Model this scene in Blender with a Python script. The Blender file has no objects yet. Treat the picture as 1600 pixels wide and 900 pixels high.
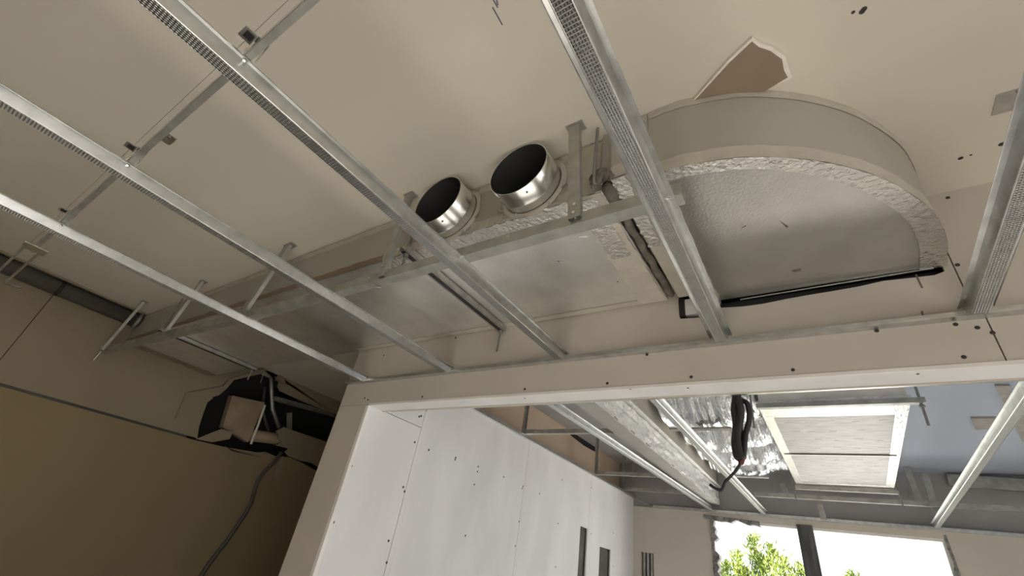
import bpy, bmesh, math, random
from mathutils import Vector, Matrix, noise
random.seed(7)
scene = bpy.context.scene
C = scene.collection

# ------------------------------------------------------------------ camera
CZ = 1.70                                   # eye height above the floor
YAW, PIT, ROL, FPX = -0.66974908, 0.55218695, 0.1772031, 688.88
_f = Vector((math.sin(YAW)*math.cos(PIT), math.cos(YAW)*math.cos(PIT), math.sin(PIT)))
_r = Vector((math.cos(YAW), -math.sin(YAW), 0))
_u = _r.cross(_f)
RT = _r*math.cos(ROL) + _u*math.sin(ROL)
UP = -_r*math.sin(ROL) + _u*math.cos(ROL)
cd = bpy.data.cameras.new('camera')
cam = bpy.data.objects.new('camera', cd); C.objects.link(cam)
cam.matrix_world = Matrix(((RT.x, UP.x, -_f.x, 0), (RT.y, UP.y, -_f.y, 0), (RT.z, UP.z, -_f.z, CZ), (0, 0, 0, 1)))
cd.sensor_width = 36; cd.lens = FPX/1600*36; cd.clip_start = 0.02; cd.clip_end = 300
scene.camera = cam

# ------------------------------------------------------------------ world, daylight, exposure
world = bpy.data.worlds.new('sky'); scene.world = world; world.use_nodes = True
bg = world.node_tree.nodes['Background']
bg.inputs[0].default_value = (0.93, 0.97, 1.0, 1); bg.inputs[1].default_value = 3.3
sn = bpy.data.lights.new('sun', 'SUN'); sn.energy = 32.0; sn.angle = math.radians(1.0); sn.color = (1.0, 0.965, 0.91)
sun = bpy.data.objects.new('sun', sn); C.objects.link(sun)
sun.rotation_euler = Vector((-0.86, 0.24, -0.46)).to_track_quat('-Z', 'Y').to_euler()
def portal(name, loc, rot, sx, sy):
    l = bpy.data.lights.new(name, 'AREA'); l.shape = 'RECTANGLE'; l.size = sx; l.size_y = sy
    l.cycles.is_portal = True
    o = bpy.data.objects.new(name, l); C.objects.link(o); o.location = loc; o.rotation_euler = rot
portal('window_portal', (-0.22, 5.40, 1.55), (math.radians(-90), 0, 0), 1.75, 1.7)
portal('side_window_portal', (3.32, -1.1, 1.65), (0, math.radians(90), 0), 1.7, 2.6)
portal('far_added_opening_portal', (3.32, 3.15, 1.25), (0, math.radians(90), 0), 2.1, 0.9)  # guides skylight through an unseen opening added to light the far room
scene.view_settings.view_transform = 'Standard'
scene.view_settings.look = 'None'
scene.view_settings.gamma = 1.0
scene.view_settings.use_curve_mapping = False
scene.view_settings.exposure = 0.0
scene.cycles.use_denoising = True
scene.cycles.max_bounces = 10; scene.cycles.diffuse_bounces = 6
scene.cycles.sample_clamp_indirect = 6

# ------------------------------------------------------------------ measuring helper: a photo pixel to a point on a real plane
def P(px, py, ax, val):
    d = RT*((px-800)/FPX) + UP*(-(py-450)/FPX) + _f
    v = val - CZ if ax == 2 else val
    t = v/d[ax]
    return Vector((d.x*t, d.y*t, d.z*t + CZ))

# main levels
Y0 = 1.43; LW = -4.05; WX = -1.925; PX = -2.165; Y1 = 5.28
HF = CZ + 0.704        # face of the furring grid
HC = CZ + 1.126        # near ceiling
ZD = CZ + 0.908        # duct underside
ZP = CZ + 0.872        # curved plenum underside
ZL = CZ + 0.580        # lintel underside
ZF = CZ + 0.762        # far grid
HC2 = CZ + 1.20        # far ceiling

# ------------------------------------------------------------------ materials
def mat(name, col, rough=0.6, metal=0.0, var=0.08, vs=6.0, bump=0.0, bs=40.0, bd=0.01, col2=None, spec=0.5, stretch=None):
    m = bpy.data.materials.new(name); m.use_nodes = True
    nt = m.node_tree; b = nt.nodes['Principled BSDF']
    b.inputs['Roughness'].default_value = rough; b.inputs['Metallic'].default_value = metal
    b.inputs['Specular IOR Level'].default_value = spec
    tc = nt.nodes.new('ShaderNodeTexCoord')
    src = tc.outputs['Object']
    if stretch:
        mp = nt.nodes.new('ShaderNodeMapping'); mp.inputs['Scale'].default_value = stretch
        nt.links.new(src, mp.inputs[0]); src = mp.outputs[0]
    n = nt.nodes.new('ShaderNodeTexNoise'); n.inputs['Scale'].default_value = vs; n.inputs['Detail'].default_value = 5
    nt.links.new(src, n.inputs['Vector'])
    r = nt.nodes.new('ShaderNodeValToRGB')
    c2 = col2 or tuple(c*(1-2*var) for c in col)
    c1 = tuple(min(1, c*(1+var)) for c in col)
    r.color_ramp.elements[0].color = (*c2, 1); r.color_ramp.elements[1].color = (*c1, 1)
    r.color_ramp.elements[0].position = 0.3; r.color_ramp.elements[1].position = 0.7
    nt.links.new(n.outputs[0], r.inputs[0]); nt.links.new(r.outputs[0], b.inputs['Base Color'])
    if bump:
        n2 = nt.nodes.new('ShaderNodeTexNoise'); n2.inputs['Scale'].default_value = bs; n2.inputs['Detail'].default_value = 4
        nt.links.new(src, n2.inputs['Vector'])
        bp = nt.nodes.new('ShaderNodeBump'); bp.inputs['Strength'].default_value = bump; bp.inputs['Distance'].default_value = bd
        nt.links.new(n2.outputs[0], bp.inputs['Height']); nt.links.new(bp.outputs[0], b.inputs['Normal'])
    return m

def knurl_mat():
    m = mat('knurled_zinc', (0.42, 0.43, 0.43), 0.30, 0.95, 0.06, 30)  # base darkened to put the shade of the dimples into the colour
    nt = m.node_tree; b = nt.nodes['Principled BSDF']
    tc = nt.nodes.new('ShaderNodeTexCoord'); sx = nt.nodes.new('ShaderNodeSeparateXYZ')
    nt.links.new(tc.outputs['Object'], sx.inputs[0])
    def wave(sock, per):
        k = nt.nodes.new('ShaderNodeMath'); k.operation = 'MULTIPLY'; k.inputs[1].default_value = 2*math.pi/per
        s = nt.nodes.new('ShaderNodeMath'); s.operation = 'SINE'
        nt.links.new(sock, k.inputs[0]); nt.links.new(k.outputs[0], s.inputs[0]); return s.outputs[0]
    mu = nt.nodes.new('ShaderNodeMath'); mu.operation = 'MAXIMUM'
    nt.links.new(wave(sx.outputs[0], 0.0052), mu.inputs[0]); nt.links.new(wave(sx.outputs[1], 0.0068), mu.inputs[1])
    bp = nt.nodes.new('ShaderNodeBump'); bp.inputs['Strength'].default_value = 1.0; bp.inputs['Distance'].default_value = 0.0016
    nt.links.new(mu.outputs[0], bp.inputs['Height']); nt.links.new(bp.outputs[0], b.inputs['Normal'])
    return m

M = dict(
    ceiling=mat('ceiling_board', (0.66, 0.615, 0.53), 0.85, 0, 0.02, 1.5, 0.06, 60, 0.002),
    front=mat('plasterboard_beige', (0.56, 0.51, 0.445), 0.85, 0, 0.03, 2.5, 0.08, 50, 0.002),
    cavity=mat('brown_grey_cavity_board', (0.10, 0.093, 0.082), 0.85, 0, 0.2, 8),
    brightfoil=mat('bright_crumpled_foil', (0.88, 0.88, 0.87), 0.38, 0.45, 0.05, 20, 0.9, 40, 0.012),
    beamgrey=mat('grey_beam_board', (0.40, 0.39, 0.37), 0.8, 0, 0.06, 6),
    white=mat('plasterboard_white', (0.73, 0.73, 0.735), 0.8, 0, 0.045, 4, 0.08, 30, 0.003, stretch=(1, 1, 0.4)),
    trim=mat('white_bead', (0.80, 0.77, 0.73), 0.6, 0, 0.05, 8),
    leftup=mat('grey_lining_board', (0.30, 0.245, 0.17), 0.9, 0, 0.04, 1.5),
    leftlow=mat('brown_paper_board', (0.29, 0.22, 0.125), 0.9, 0, 0.05, 1.2),
    kraft=mat('brown_kraft_paper', (0.27, 0.205, 0.145), 0.85, 0, 0.06, 7),
    tan=mat('tan_paper_board', (0.62, 0.49, 0.36), 0.85, 0, 0.04, 3),
    gypsum=mat('broken_gypsum', (0.83, 0.79, 0.72), 0.9, 0, 0.06, 30, 0.5, 80, 0.004),
    zinc=mat('galvanised_steel', (0.66, 0.67, 0.665), 0.30, 0.95, 0.10, 25),
    zincd=mat('dull_galvanised_steel', (0.46, 0.46, 0.43), 0.5, 0.75, 0.12, 18),
    knurl=knurl_mat(),
    zincbright=mat('new_sheet_steel', (0.74, 0.74, 0.72), 0.24, 0.95, 0.05, 12),
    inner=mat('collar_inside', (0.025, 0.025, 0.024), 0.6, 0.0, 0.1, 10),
    foilboard=mat('silver_foil_board', (0.86, 0.85, 0.83), 0.34, 0.82, 0.04, 9, 0.35, 130, 0.004),
    foildull=mat('dull_foil_board', (0.56, 0.545, 0.525), 0.34, 0.8, 0.05, 9, 0.30, 130, 0.004),
    duct_side=mat('duct_side_board', (0.42, 0.395, 0.34), 0.75, 0.0, 0.03, 3),
    foiltape=mat('crinkled_foil_tape', (0.80, 0.78, 0.75), 0.27, 0.88, 0.06, 20, 0.9, 70, 0.008),
    papertape=mat('beige_duct_tape', (0.56, 0.52, 0.45), 0.55, 0.15, 0.06, 14, 0.3, 30, 0.01),
    dark=mat('dark_void', (0.018, 0.017, 0.016), 0.9, 0, 0.1, 5),  # near black carries the shade inside wall cavities and holes
    black=mat('black_rubber', (0.02, 0.02, 0.022), 0.55, 0, 0.1, 9),
    pipe=mat('dark_pipe_lagging', (0.10, 0.095, 0.085), 0.6, 0, 0.1, 7),
    sealant=mat('grey_sealant', (0.17, 0.15, 0.13), 0.7, 0, 0.2, 25, 0.6, 40, 0.01),
    rod=mat('threaded_rod_steel', (0.35, 0.35, 0.34), 0.45, 0.8, 0.1, 60),
    screw=mat('black_screw', (0.05, 0.045, 0.04), 0.6, 0.2, 0.1, 20),
    foil=mat('wrinkled_reflective_foil', (0.78, 0.80, 0.83), 0.16, 1.0, 0.05, 10, 0.8, 26, 0.02, stretch=(2.6, 0.7, 0.7)),
    unit=mat('grey_brown_lined_panel', (0.54, 0.525, 0.52), 0.5, 0.1, 0.14, 22, 0.5, 60, 0.006, stretch=(0.4, 1.6, 1)),
    strip=mat('grey_joint_strip', (0.36, 0.34, 0.32), 0.7, 0.1, 0.1, 10),
    fceil=mat('far_ceiling_board', (0.42, 0.475, 0.57), 0.85, 0, 0.02, 2),  # blue tint puts the cool skylight into the board colour
    fwall=mat('far_wall_board', (0.60, 0.55, 0.48), 0.85, 0, 0.03, 2),
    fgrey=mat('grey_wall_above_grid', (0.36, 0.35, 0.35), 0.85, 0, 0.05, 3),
    timber=mat('dark_weathered_timber', (0.12, 0.12, 0.118), 0.8, 0, 0.25, 6, 0.4, 30, 0.01, stretch=(6, 6, 0.6)),
    board=mat('raw_timber', (0.40, 0.30, 0.20), 0.8, 0, 0.15, 5, stretch=(5, 1, 1)),
    foam=mat('ragged_grey_mortar', (0.30, 0.29, 0.28), 0.9, 0, 0.3, 25, 0.8, 40, 0.02),
    concrete=mat('concrete_floor', (0.42, 0.40, 0.37), 0.85, 0, 0.1, 2),
    leaf=mat('bright_green_leaf', (0.20, 0.245, 0.03), 0.6, 0, 0.3, 3, col2=(0.09, 0.14, 0.015)),
    bark=mat('shrub_bark', (0.14, 0.10, 0.06), 0.9),
    bounce_ground=mat('pale_bounce_ground', (0.80, 0.79, 0.77), 0.9, 0, 0.06, 2),  # ground made this pale to bounce daylight up into the far room
    dim_ground=mat('dim_bounce_ground', (0.30, 0.28, 0.24), 0.9, 0, 0.2, 2),  # unseen side ground, darkened to cut bounce onto the right ceiling
    ink=mat('blue_pen_ink', (0.03, 0.04, 0.14), 0.6, 0, 0.1, 20),
    red=mat('red_tape', (0.14, 0.03, 0.03), 0.6),
)

# ------------------------------------------------------------------ mesh builder
class MB:
    def __init__(s): s.v = []; s.f = []
    def add(s, vs, fs):
        n = len(s.v); s.v += [Vector(v) for v in vs]; s.f += [tuple(i+n for i in f) for f in fs]; return s
    def box(s, x0, x1, y0, y1, z0, z1):
        return s.add([(x, y, z) for x in (x0, x1) for y in (y0, y1) for z in (z0, z1)],
                     [(0, 1, 3, 2), (4, 6, 7, 5), (0, 4, 5, 1), (2, 3, 7, 6), (0, 2, 6, 4), (1, 5, 7, 3)])
    def slab(s, pts, off):                       # planar outline given thickness
        off = Vector(off); n = len(pts); a = [Vector(p) for p in pts]; b = [p+off for p in a]
        return s.add(a+b, [tuple(range(n)), tuple(range(2*n-1, n-1, -1))] +
                     [(i, i+n, (i+1) % n+n, (i+1) % n) for i in range(n)])
    def bar(s, a, b, w, h, up=(0, 0, 1)):        # solid bar from a to b
        a, b = Vector(a), Vector(b); d = (b-a).normalized(); up = Vector(up)
        r = d.cross(up).normalized(); u = r.cross(d).normalized()
        return s.slab([a-r*w/2-u*h/2, a+r*w/2-u*h/2, a+r*w/2+u*h/2, a-r*w/2+u*h/2], b-a)
    def sweep(s, prof, a, b, th, up=(0, 0, 1)):  # open folded-sheet profile [(side, up)] swept from a to b
        a, b = Vector(a), Vector(b); d = (b-a).normalized(); up = Vector(up)
        r = d.cross(up).normalized(); u = r.cross(d).normalized()
        n = len(prof); nr = []
        for i in range(n):
            p0 = Vector(prof[max(0, i-1)]); p1 = Vector(prof[min(n-1, i+1)]); t = (p1-p0).normalized(); nr.append(Vector((-t.y, t.x)))
        loop = [Vector(p) for p in prof] + [Vector(prof[i])+nr[i]*th for i in range(n-1, -1, -1)]
        A = [a+r*p.x+u*p.y for p in loop]; m = len(loop)
        B = [p+(b-a) for p in A]
        fs = [(i, (i+1) % m, (i+1) % m+m, i+m) for i in range(m)]
        for i in range(n-1):
            q = (i, i+1, m-2-i, m-1-i); fs += [q[::-1], tuple(k+m for k in q)]
        return s.add(A+B, fs)
    def tube(s, pts, r, n=10, cap=True):
        pts = [Vector(p) for p in pts]; rs = r if isinstance(r, (list, tuple)) else [r]*len(pts)
        vs = []; fs = []; ref = None
        for i, p in enumerate(pts):
            t = (pts[min(i+1, len(pts)-1)]-pts[max(i-1, 0)]).normalized()
            if ref is None: ref = t.orthogonal().normalized()
            ref = (ref - t*ref.dot(t)).normalized(); w = t.cross(ref)
            for k in range(n):
                a = 2*math.pi*k/n; vs.append(p+(ref*math.cos(a)+w*math.sin(a))*rs[i])
        for i in range(len(pts)-1):
            for k in range(n): fs.append((i*n+k, i*n+(k+1) % n, (i+1)*n+(k+1) % n, (i+1)*n+k))
        if cap: fs += [tuple(range(n-1, -1, -1)), tuple(range((len(pts)-1)*n, len(pts)*n))]
        return s.add(vs, fs)
    def build(s, name, m, parent=None, smooth=False, origin=None):
        if parent is not None:
            o0 = Vector(); q = parent
            while q: o0 += q.location; q = q.parent
        elif origin is not None: o0 = Vector(origin)
        else:
            lo = [min(v[i] for v in s.v) for i in range(3)]; hi = [max(v[i] for v in s.v) for i in range(3)]
            o0 = Vector(((lo[0]+hi[0])/2, (lo[1]+hi[1])/2, lo[2]))
        me = bpy.data.meshes.new(name); me.from_pydata([v-o0 for v in s.v], [], s.f)
        bm = bmesh.new(); bm.from_mesh(me); bmesh.ops.recalc_face_normals(bm, faces=bm.faces); bm.to_mesh(me); bm.free()
        me.materials.append(M[m])
        if smooth:
            for p in me.polygons: p.use_smooth = True
        o = bpy.data.objects.new(name, me); C.objects.link(o)
        if parent is not None: o.parent = parent
        else: o.location = o0
        return o

def tag(o, label, cat, group=None):
    o['label'] = label; o['category'] = cat
    if group: o['group'] = group
    return o
def thing(name, loc, label, cat, group=None):
    o = bpy.data.objects.new(name, None); C.objects.link(o); o.location = Vector(loc); o.empty_display_size = 0.05
    return tag(o, label, cat, group)
def struct(name, loc=(0, 0, 0), label=None):
    o = bpy.data.objects.new(name, None); C.objects.link(o); o.location = Vector(loc); o.empty_display_size = 0.05
    o['kind'] = 'structure'
    if label: o['label'] = label
    return o
def root(o):
    v = Vector()
    while o: v += o.location; o = o.parent
    return v

_disc = {}
def dot(parent, pos, nrm, r=0.0045, name='screw', m='screw'):      # a countersunk screw head; alike heads share their mesh
    key = (name, m, r)
    if key not in _disc:
        mb = MB(); n = 10
        vs = [(r*math.cos(2*math.pi*k/n), r*math.sin(2*math.pi*k/n), 0) for k in range(n)]
        vs += [(x*0.55, y*0.55, 0.0012) for x, y, z in vs]
        mb.add(vs, [(k, (k+1) % n, (k+1) % n+n, k+n) for k in range(n)] + [tuple(range(n, 2*n))])
        me = bpy.data.meshes.new(name); me.from_pydata(mb.v, [], mb.f); me.materials.append(M[m]); _disc[key] = me
    o = bpy.data.objects.new(name, _disc[key]); C.objects.link(o); o.parent = parent
    nrm = Vector(nrm); o.location = Vector(pos)+nrm*0.0006-root(parent)
    o.rotation_euler = nrm.to_track_quat('Z', 'Y').to_euler()
    return o

def grid_panel(mb, ax, face, back, u0, u1, v0, v1, holes=()):
    """board normal to ax with rectangular cut-outs; (u,v) are the other two axes in order"""
    us = sorted({u0, u1, *[h[0] for h in holes], *[h[1] for h in holes]}); vs = sorted({v0, v1, *[h[2] for h in holes], *[h[3] for h in holes]})
    a, b = min(face, back), max(face, back)
    for i in range(len(us)-1):
        for j in range(len(vs)-1):
            cu, cv = (us[i]+us[i+1])/2, (vs[j]+vs[j+1])/2
            if any(h[0] < cu < h[1] and h[2] < cv < h[3] for h in holes): continue
            if ax == 0: mb.box(a, b, us[i], us[i+1], vs[j], vs[j+1])
            elif ax == 1: mb.box(us[i], us[i+1], a, b, vs[j], vs[j+1])
            else: mb.box(us[i], us[i+1], vs[j], vs[j+1], a, b)
    return mb

# ================================================================== SETTING
fl = MB().box(-4.4, 3.3, -3.6, 5.40, -0.12, 0).build('floor', 'concrete'); fl['kind'] = 'structure'
gr = MB().box(-30, 30, 5.45, 60, -0.6, -0.35).build('ground_outside', 'bounce_ground'); gr['kind'] = 'structure'
gr2 = MB().box(3.45, 40, -3.8, 5.4, -0.6, -0.35).build('ground_side', 'dim_ground'); gr2['kind'] = 'structure'

# ---- near ceiling: boards with a hairline joint
ceil = struct('ceiling', (0, 0, HC))
JY = 0.066
for (x0, x1, y0, y1) in ((-4.3, 3.2, -3.6, JY-0.0005), (-4.3, 3.2, JY+0.0005, Y0+0.1), (-4.3, PX, Y0+0.1, 4.4)):
    MB().box(x0, x1, y0, y1, HC, HC+0.013).build('ceiling_board', 'ceiling', ceil)
MB().box(-4.3, 3.2, -3.6, 1.6, HC+0.013, HC+0.05).build('backing_sheet', 'ceiling', ceil)
for a, b in (((771, 0), (778, 12)), ((776, 0), (778, 8)), ((769.5, 11), (785, 39))):
    p, q = P(*a, 2, HC), P(*b, 2, HC)
    MB().bar(p, q, 0.0028, 0.001).build('pen_mark', 'ink', ceil)
for (x, y, r) in ((1350, 14, .006), (1347, 18, .006), (1333, 19, .004), (1501, 247, .006), (1517, 242, .003), (1565, 225, .007)):
    dot(ceil, P(x, y, 2, HC), (0, 0, -1), r, 'nail_hole', 'screw')

# ---- left wall: lining boards round a torn hole
wl = struct('wall_left', (LW, 1.0, 0))
def lwp(*pts): return [P(x, y, 0, LW) for x, y in pts]
def lwslab(pts, name, m): return MB().slab(pts, (-0.013, 0, 0)).build(name, m, wl)
zc = lambda y: CZ+0.442-(0.02*(y-1.6) if y > 1.6 else 0)          # height of the gap between the upper and lower boards
L3 = lambda y, z: Vector((LW, y, z))
lwslab([L3(-3.6, zc(-3.6)+.010), L3(0.333, zc(.333)+.010), L3(0.333, HC), L3(-3.6, HC)], 'lining_board', 'leftup')
hole_left = lwp((304, 682), (311, 667), (318, 645), (324, 629), (333, 622))
lwslab([L3(0.337, zc(.337)+.010), L3(1.57, zc(1.55)+.010)] + hole_left[1:] + lwp((330, 616), (347, 604), (356, 593), (378, 588), (402, 580)) + [L3(1.75, HC), L3(0.337, HC)], 'lining_board', 'leftup')
lwslab(lwp((424, 574), (429, 582), (431, 591), (436, 597), (434, 604), (438, 611), (470, 626), (521, 645.5)) + [L3(4.4, P(540, 652, 0, LW).z-.1), L3(4.4, HC), L3(1.80, HC)], 'lining_board', 'leftup')
lwslab(lwp((507, 689), (480, 680), (453, 671), (444, 667), (438, 670), (431, 674), (436, 679), (434, 684), (440, 690), (431, 696), (440, 698), (451, 701), (445, 706), (450, 712), (470, 720), (486, 723)) + [L3(3.4, zc(3.4)-.05), L3(3.4, CZ+.70)], 'lining_board', 'leftup')
lower = lwp((402, 707), (415, 706), (431, 713), (440, 714), (452, 714), (470, 722))
lwslab([L3(-3.6, 0), L3(4.4, 0), L3(4.4, zc(4.4)-.07), L3(3.3, zc(3.3)-.055)] + lower[::-1] + lwp((349, 698), (304, 687.5)) + [L3(-3.6, zc(-3.6)-.012)], 'lower_board', 'leftlow')
MB().box(LW-0.24, LW-0.20, -3.6, 4.4, 0, HC).build('cavity_backing', 'dark', wl)
MB().box(LW-0.03, LW-0.016, -3.6, 1.5, CZ+.38, CZ+.50).build('cavity_strip', 'pipe', wl)  # dark brown strip colours in the shade of the gap between boards
# torn paper curls at the hole edge
for pts in (((289, 614), (347, 604), (356, 592), (402, 579), (424, 574.5), (404, 585), (364, 594), (352, 608), (340, 618), (322, 623)),
            ((289, 614.5), (287.5, 618), (272, 653), (274, 654), (290, 620)),
            ((430, 590), (438, 582), (446, 602), (440, 598), (446, 604), (438, 601))):
    MB().slab([p+Vector((0.02, 0, 0)) for p in lwp(*pts)], (-0.006, 0, 0)).build('torn_paper', 'kraft' if len(pts) != 10 else 'leftup', wl)
for pts in (((440, 712), (444, 718), (436, 745), (429, 752), (427, 738), (434, 722)), ((350, 697), (365, 706), (405, 714), (382, 711), (355, 702)),
            ((304, 686), (345, 670), (362, 676), (357, 686), (330, 691))):
    MB().slab([p+Vector((0.018, 0, 0)) for p in lwp(*pts)], (-0.005, 0, 0)).build('torn_flap', 'leftup', wl)

# ---- front wall with the lintel
wf = struct('wall_front', (0.5, Y0, ZL))
def wfs(pts, name='plasterboard_panel', m='front'):
    return MB().slab([Vector((x, Y0, z)) for x, z in pts], (0, 0.013, 0)).build(name, m, wf)
gap = [P(x, y, 1, Y0) for x, y in ((1085, 497), (1124, 492), (1125, 481), (1160, 479), (1190, 475), (1230, 467), (1263, 461), (1300, 455), (1340, 448), (1380, 439), (1425, 434), (1460, 430), (1476, 424))]
tl = [P(x, y, 1, Y0) for x, y in ((1059, 463), (1062, 498))]
JX = 0.378
wfs([(PX, HF), (JX-.003, HF), (JX-.003, HC)] + [(JX-.012, HC)] + [(p.x, p.z) for p in reversed(gap)] + [(tl[1].x, tl[1].z), (tl[0].x, HC-.01), (PX, HC-.01)])
wfs([(JX, HF), (3.2, HF), (3.2, HC), (JX, HC)])
JX2 = 0.392
wfs([(PX, ZL), (JX2-.002, ZL), (JX2-.002, HF-.0015), (PX, HF-.0015)])
wfs([(JX2+.001, ZL), (3.2, ZL), (3.2, HF-.0015), (JX2+.001, HF-.0015)])
MB().box(PX, 3.2, Y0+.087, Y0+.10, ZL, HC2).build('rear_panel', 'white', wf)
MB().box(PX, 3.2, Y0+.06, Y0+.087, ZL+.01, HC).build('cavity_lining', 'dark', wf)
MB().box(2.4, 3.2, Y0+.0, Y0+.10, 0, ZL).build('side_return', 'front', wf)
for (x, y) in ((1496, 414), (1481, 309), (1493, 507), (1551, 520), (1506, 558), (1239, 578), (1080, 589), (949, 599), (1370, 517), (1011, 554), (820, 608), (660, 620), (570, 622), (575, 625), (600, 555), (712, 528), (1527, 512)):
    dot(wf, P(x, y, 1, Y0), (0, -1, 0), 0.0055)
for (a, b) in (((1431, 429), (1441, 450)), ((1440, 486), (1443, 496))):
    MB().bar(P(*a, 1, Y0), P(*b, 1, Y0), 0.004, 0.002, (0, 1, 0)).build('scratch', 'sealant', wf)
# lintel soffit and corner bead
t1 = struct('trim_1', (0, Y0, ZL))
MB().box(WX, 2.4, Y0+.047, Y0+.099, ZL-.004, ZL).build('soffit_board', 'white', t1)
MB().box(WX, 2.4, Y0+.001, Y0+.0455, ZL-.0045, ZL).build('soffit_board', 'white', t1)
MB().box(WX, 2.4, Y0-.0022, Y0+.003, ZL-.006, ZL+.004).build('corner_bead', 'trim', t1)
MB().box(WX, 2.4, Y0+.094, Y0+.101, ZL-.007, ZL-.003).build('rear_bead', 'front', t1)
for (x, y) in ((820, 622), (985, 608), (1075, 606), (1434, 584)):
    dot(t1, P(x, y, 2, ZL-.0045), (0, 0, -1), 0.004)

# ---- partition beside the opening, white boards on the far-room side
wp = struct('wall_partition', (PX, 3.0, 0))
MB().box(PX, WX-.014, Y0, Y0+.013, 0, ZL-.0015).build('end_panel', 'front', wp)
MB().box(WX-.017, WX+.002, Y0-.002, Y0+.016, 0, ZL-.006).build('corner_bead', 'trim', wp)
MB().box(PX-.001, PX+.012, Y0+.013, 4.4, 0, ZL+.3).build('corridor_panel', 'leftup', wp)
ZW = CZ+.825
def hole_px(a, b, ax, val):
    p, q = P(*a, ax, val), P(*b, ax, val); return p, q
h1a, h1b = P(907, 822, 0, WX), P(920, 823, 0, WX); h2a, h2b = P(937, 857, 0, WX), P(954, 859, 0, WX)
y1, y2, y3 = 1.832, 2.99, 4.145
MB().box(WX-.013, WX, Y0+.016, y1-.002, 0, ZL-.002).build('white_panel', 'white', wp)
MB().box(WX-.013, WX, Y0+.106, y1-.002, ZL+.002, ZW).build('white_panel', 'white', wp)
MB().box(WX-.013, WX, y1+.002, y2-.002, 0, ZW).build('white_panel', 'white', wp)
grid_panel(MB(), 0, WX, WX-.013, y2+.002, y3-.002, 0, ZW, [(h1a.y, h1b.y-.02, CZ-.7, h1a.z)]).build('white_panel', 'white', wp)
grid_panel(MB(), 0, WX, WX-.013, y3+.002, Y1, 0, ZW, [(h2a.y, h2b.y, CZ-.35, h2b.z)]).build('white_panel', 'white', wp)
MB().box(WX-.05, WX-.022, Y0+.05, Y1, 0, ZW-.02).build('cavity_timber', 'cavity', wp)
for y in (y1, y2, y3):                                    # set joints between the boards
    MB().box(WX-.012, WX+.0008, y+.03, y+.033, 0, ZW).build('joint_line', 'trim', wp)
for (x, y) in ((574, 647), (549, 728), (521, 816), (655, 651), (648, 691), (630, 761), (632, 768), (607, 845), (604, 879), (666, 641), (658, 650), (670, 703), (712, 715), (711, 718),
               (746, 737), (747, 729), (712, 715), (787, 745), (741, 757), (727, 837), (878, 750), (843, 771), (816, 763), (811, 815), (805, 853), (868, 886), (872, 818), (924, 762), (923, 834), (958, 833), (958, 885), (817, 760)):
    dot(wp, P(x, y, 0, WX), (1, 0, 0), 0.0065)
# tan backs of the corridor boards above the white wall
wt = struct('wall_upper_left', (PX, 3.4, ZW))
ys = [Y0+.1, 2.66, 3.86, Y1+.024]
for i in range(3):
    MB().box(PX+.05, PX+.063, ys[i]+.002, ys[i+1]-.002, ZW-.1, HC2).build('tan_panel', 'tan', wt)
MB().slab([P(x, y, 0, PX+.066) for x, y in ((889, 678), (930, 683), (930, 706), (912, 696))], (-.002, 0, 0)).build('painted_hole_shade', 'dark', wt)  # near-black slab paints the darkness of a hole in the boards

# ---- window wall
ww = struct('wall_back', (0, Y1, 0))
WL, WR, WT = -1.10, 0.66, CZ+.69
hh = (P(1001, 862, 1, Y1), P(1021, 864, 1, Y1))
ZG = CZ+.748
grid_panel(MB(), 1, Y1, Y1+.10, -2.2, 3.2, 0, ZG, [(WL, WR, 0.75, WT), (hh[0].x, hh[1].x, CZ-.3, hh[0].z)]).build('window_wall_board', 'fwall', ww)
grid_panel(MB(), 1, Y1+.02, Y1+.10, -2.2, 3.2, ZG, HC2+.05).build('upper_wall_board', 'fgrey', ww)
MB().box(hh[0].x, hh[1].x, Y1+.07, Y1+.09, CZ-.3, hh[0].z).build('cavity_backing', 'timber', ww)
for k in range(3):
    x = hh[0].x + (k+.7)*(hh[1].x-hh[0].x)/3.4
    MB().box(x-.012, x+.012, Y1+.03, Y1+.05, CZ-.3, hh[0].z).build('cavity_slat', 'zincd', ww)
# ---- remaining shell
wr = struct('wall_right', (3.2, 0, 0))
grid_panel(MB(), 0, 3.2, 3.3, -3.6, Y1+.1, 0, HC2, [(-2.4, 0.2, 0.8, 2.5), (2.7, 3.6, 0.2, 2.3)]).build('side_wall_board', 'front', wr)  # farther opening is unseen, added and sized for far-room brightness
wb = grid_panel(MB(), 1, -3.6, -3.7, -4.3, 3.3, 0, HC).build('wall_rear', 'front'); wb['kind'] = 'structure'
we = MB().box(-4.3, PX, 4.4, 4.5, 0, HC).build('added_corridor_end', 'leftup'); we['kind'] = 'structure'  # unseen end wall added to keep the corridor dark
fc = struct('ceiling_far', (0, 3.4, HC2))
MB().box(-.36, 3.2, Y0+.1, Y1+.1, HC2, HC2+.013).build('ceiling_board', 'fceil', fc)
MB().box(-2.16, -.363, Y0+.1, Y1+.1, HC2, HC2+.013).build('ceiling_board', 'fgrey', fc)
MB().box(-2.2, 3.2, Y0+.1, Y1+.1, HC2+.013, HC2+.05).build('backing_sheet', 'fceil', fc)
for pts in (((1517, 654), (1576, 654), (1569, 669), (1524, 672)), ((1555, 603), (1578, 603), (1601, 640), (1620, 690), (1598, 690), (1573, 640))):
    MB().slab([P(x, y, 2, HC2-.012) for x, y in pts], (0, 0, .011)).build('joint_strip', 'strip', fc)

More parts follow.
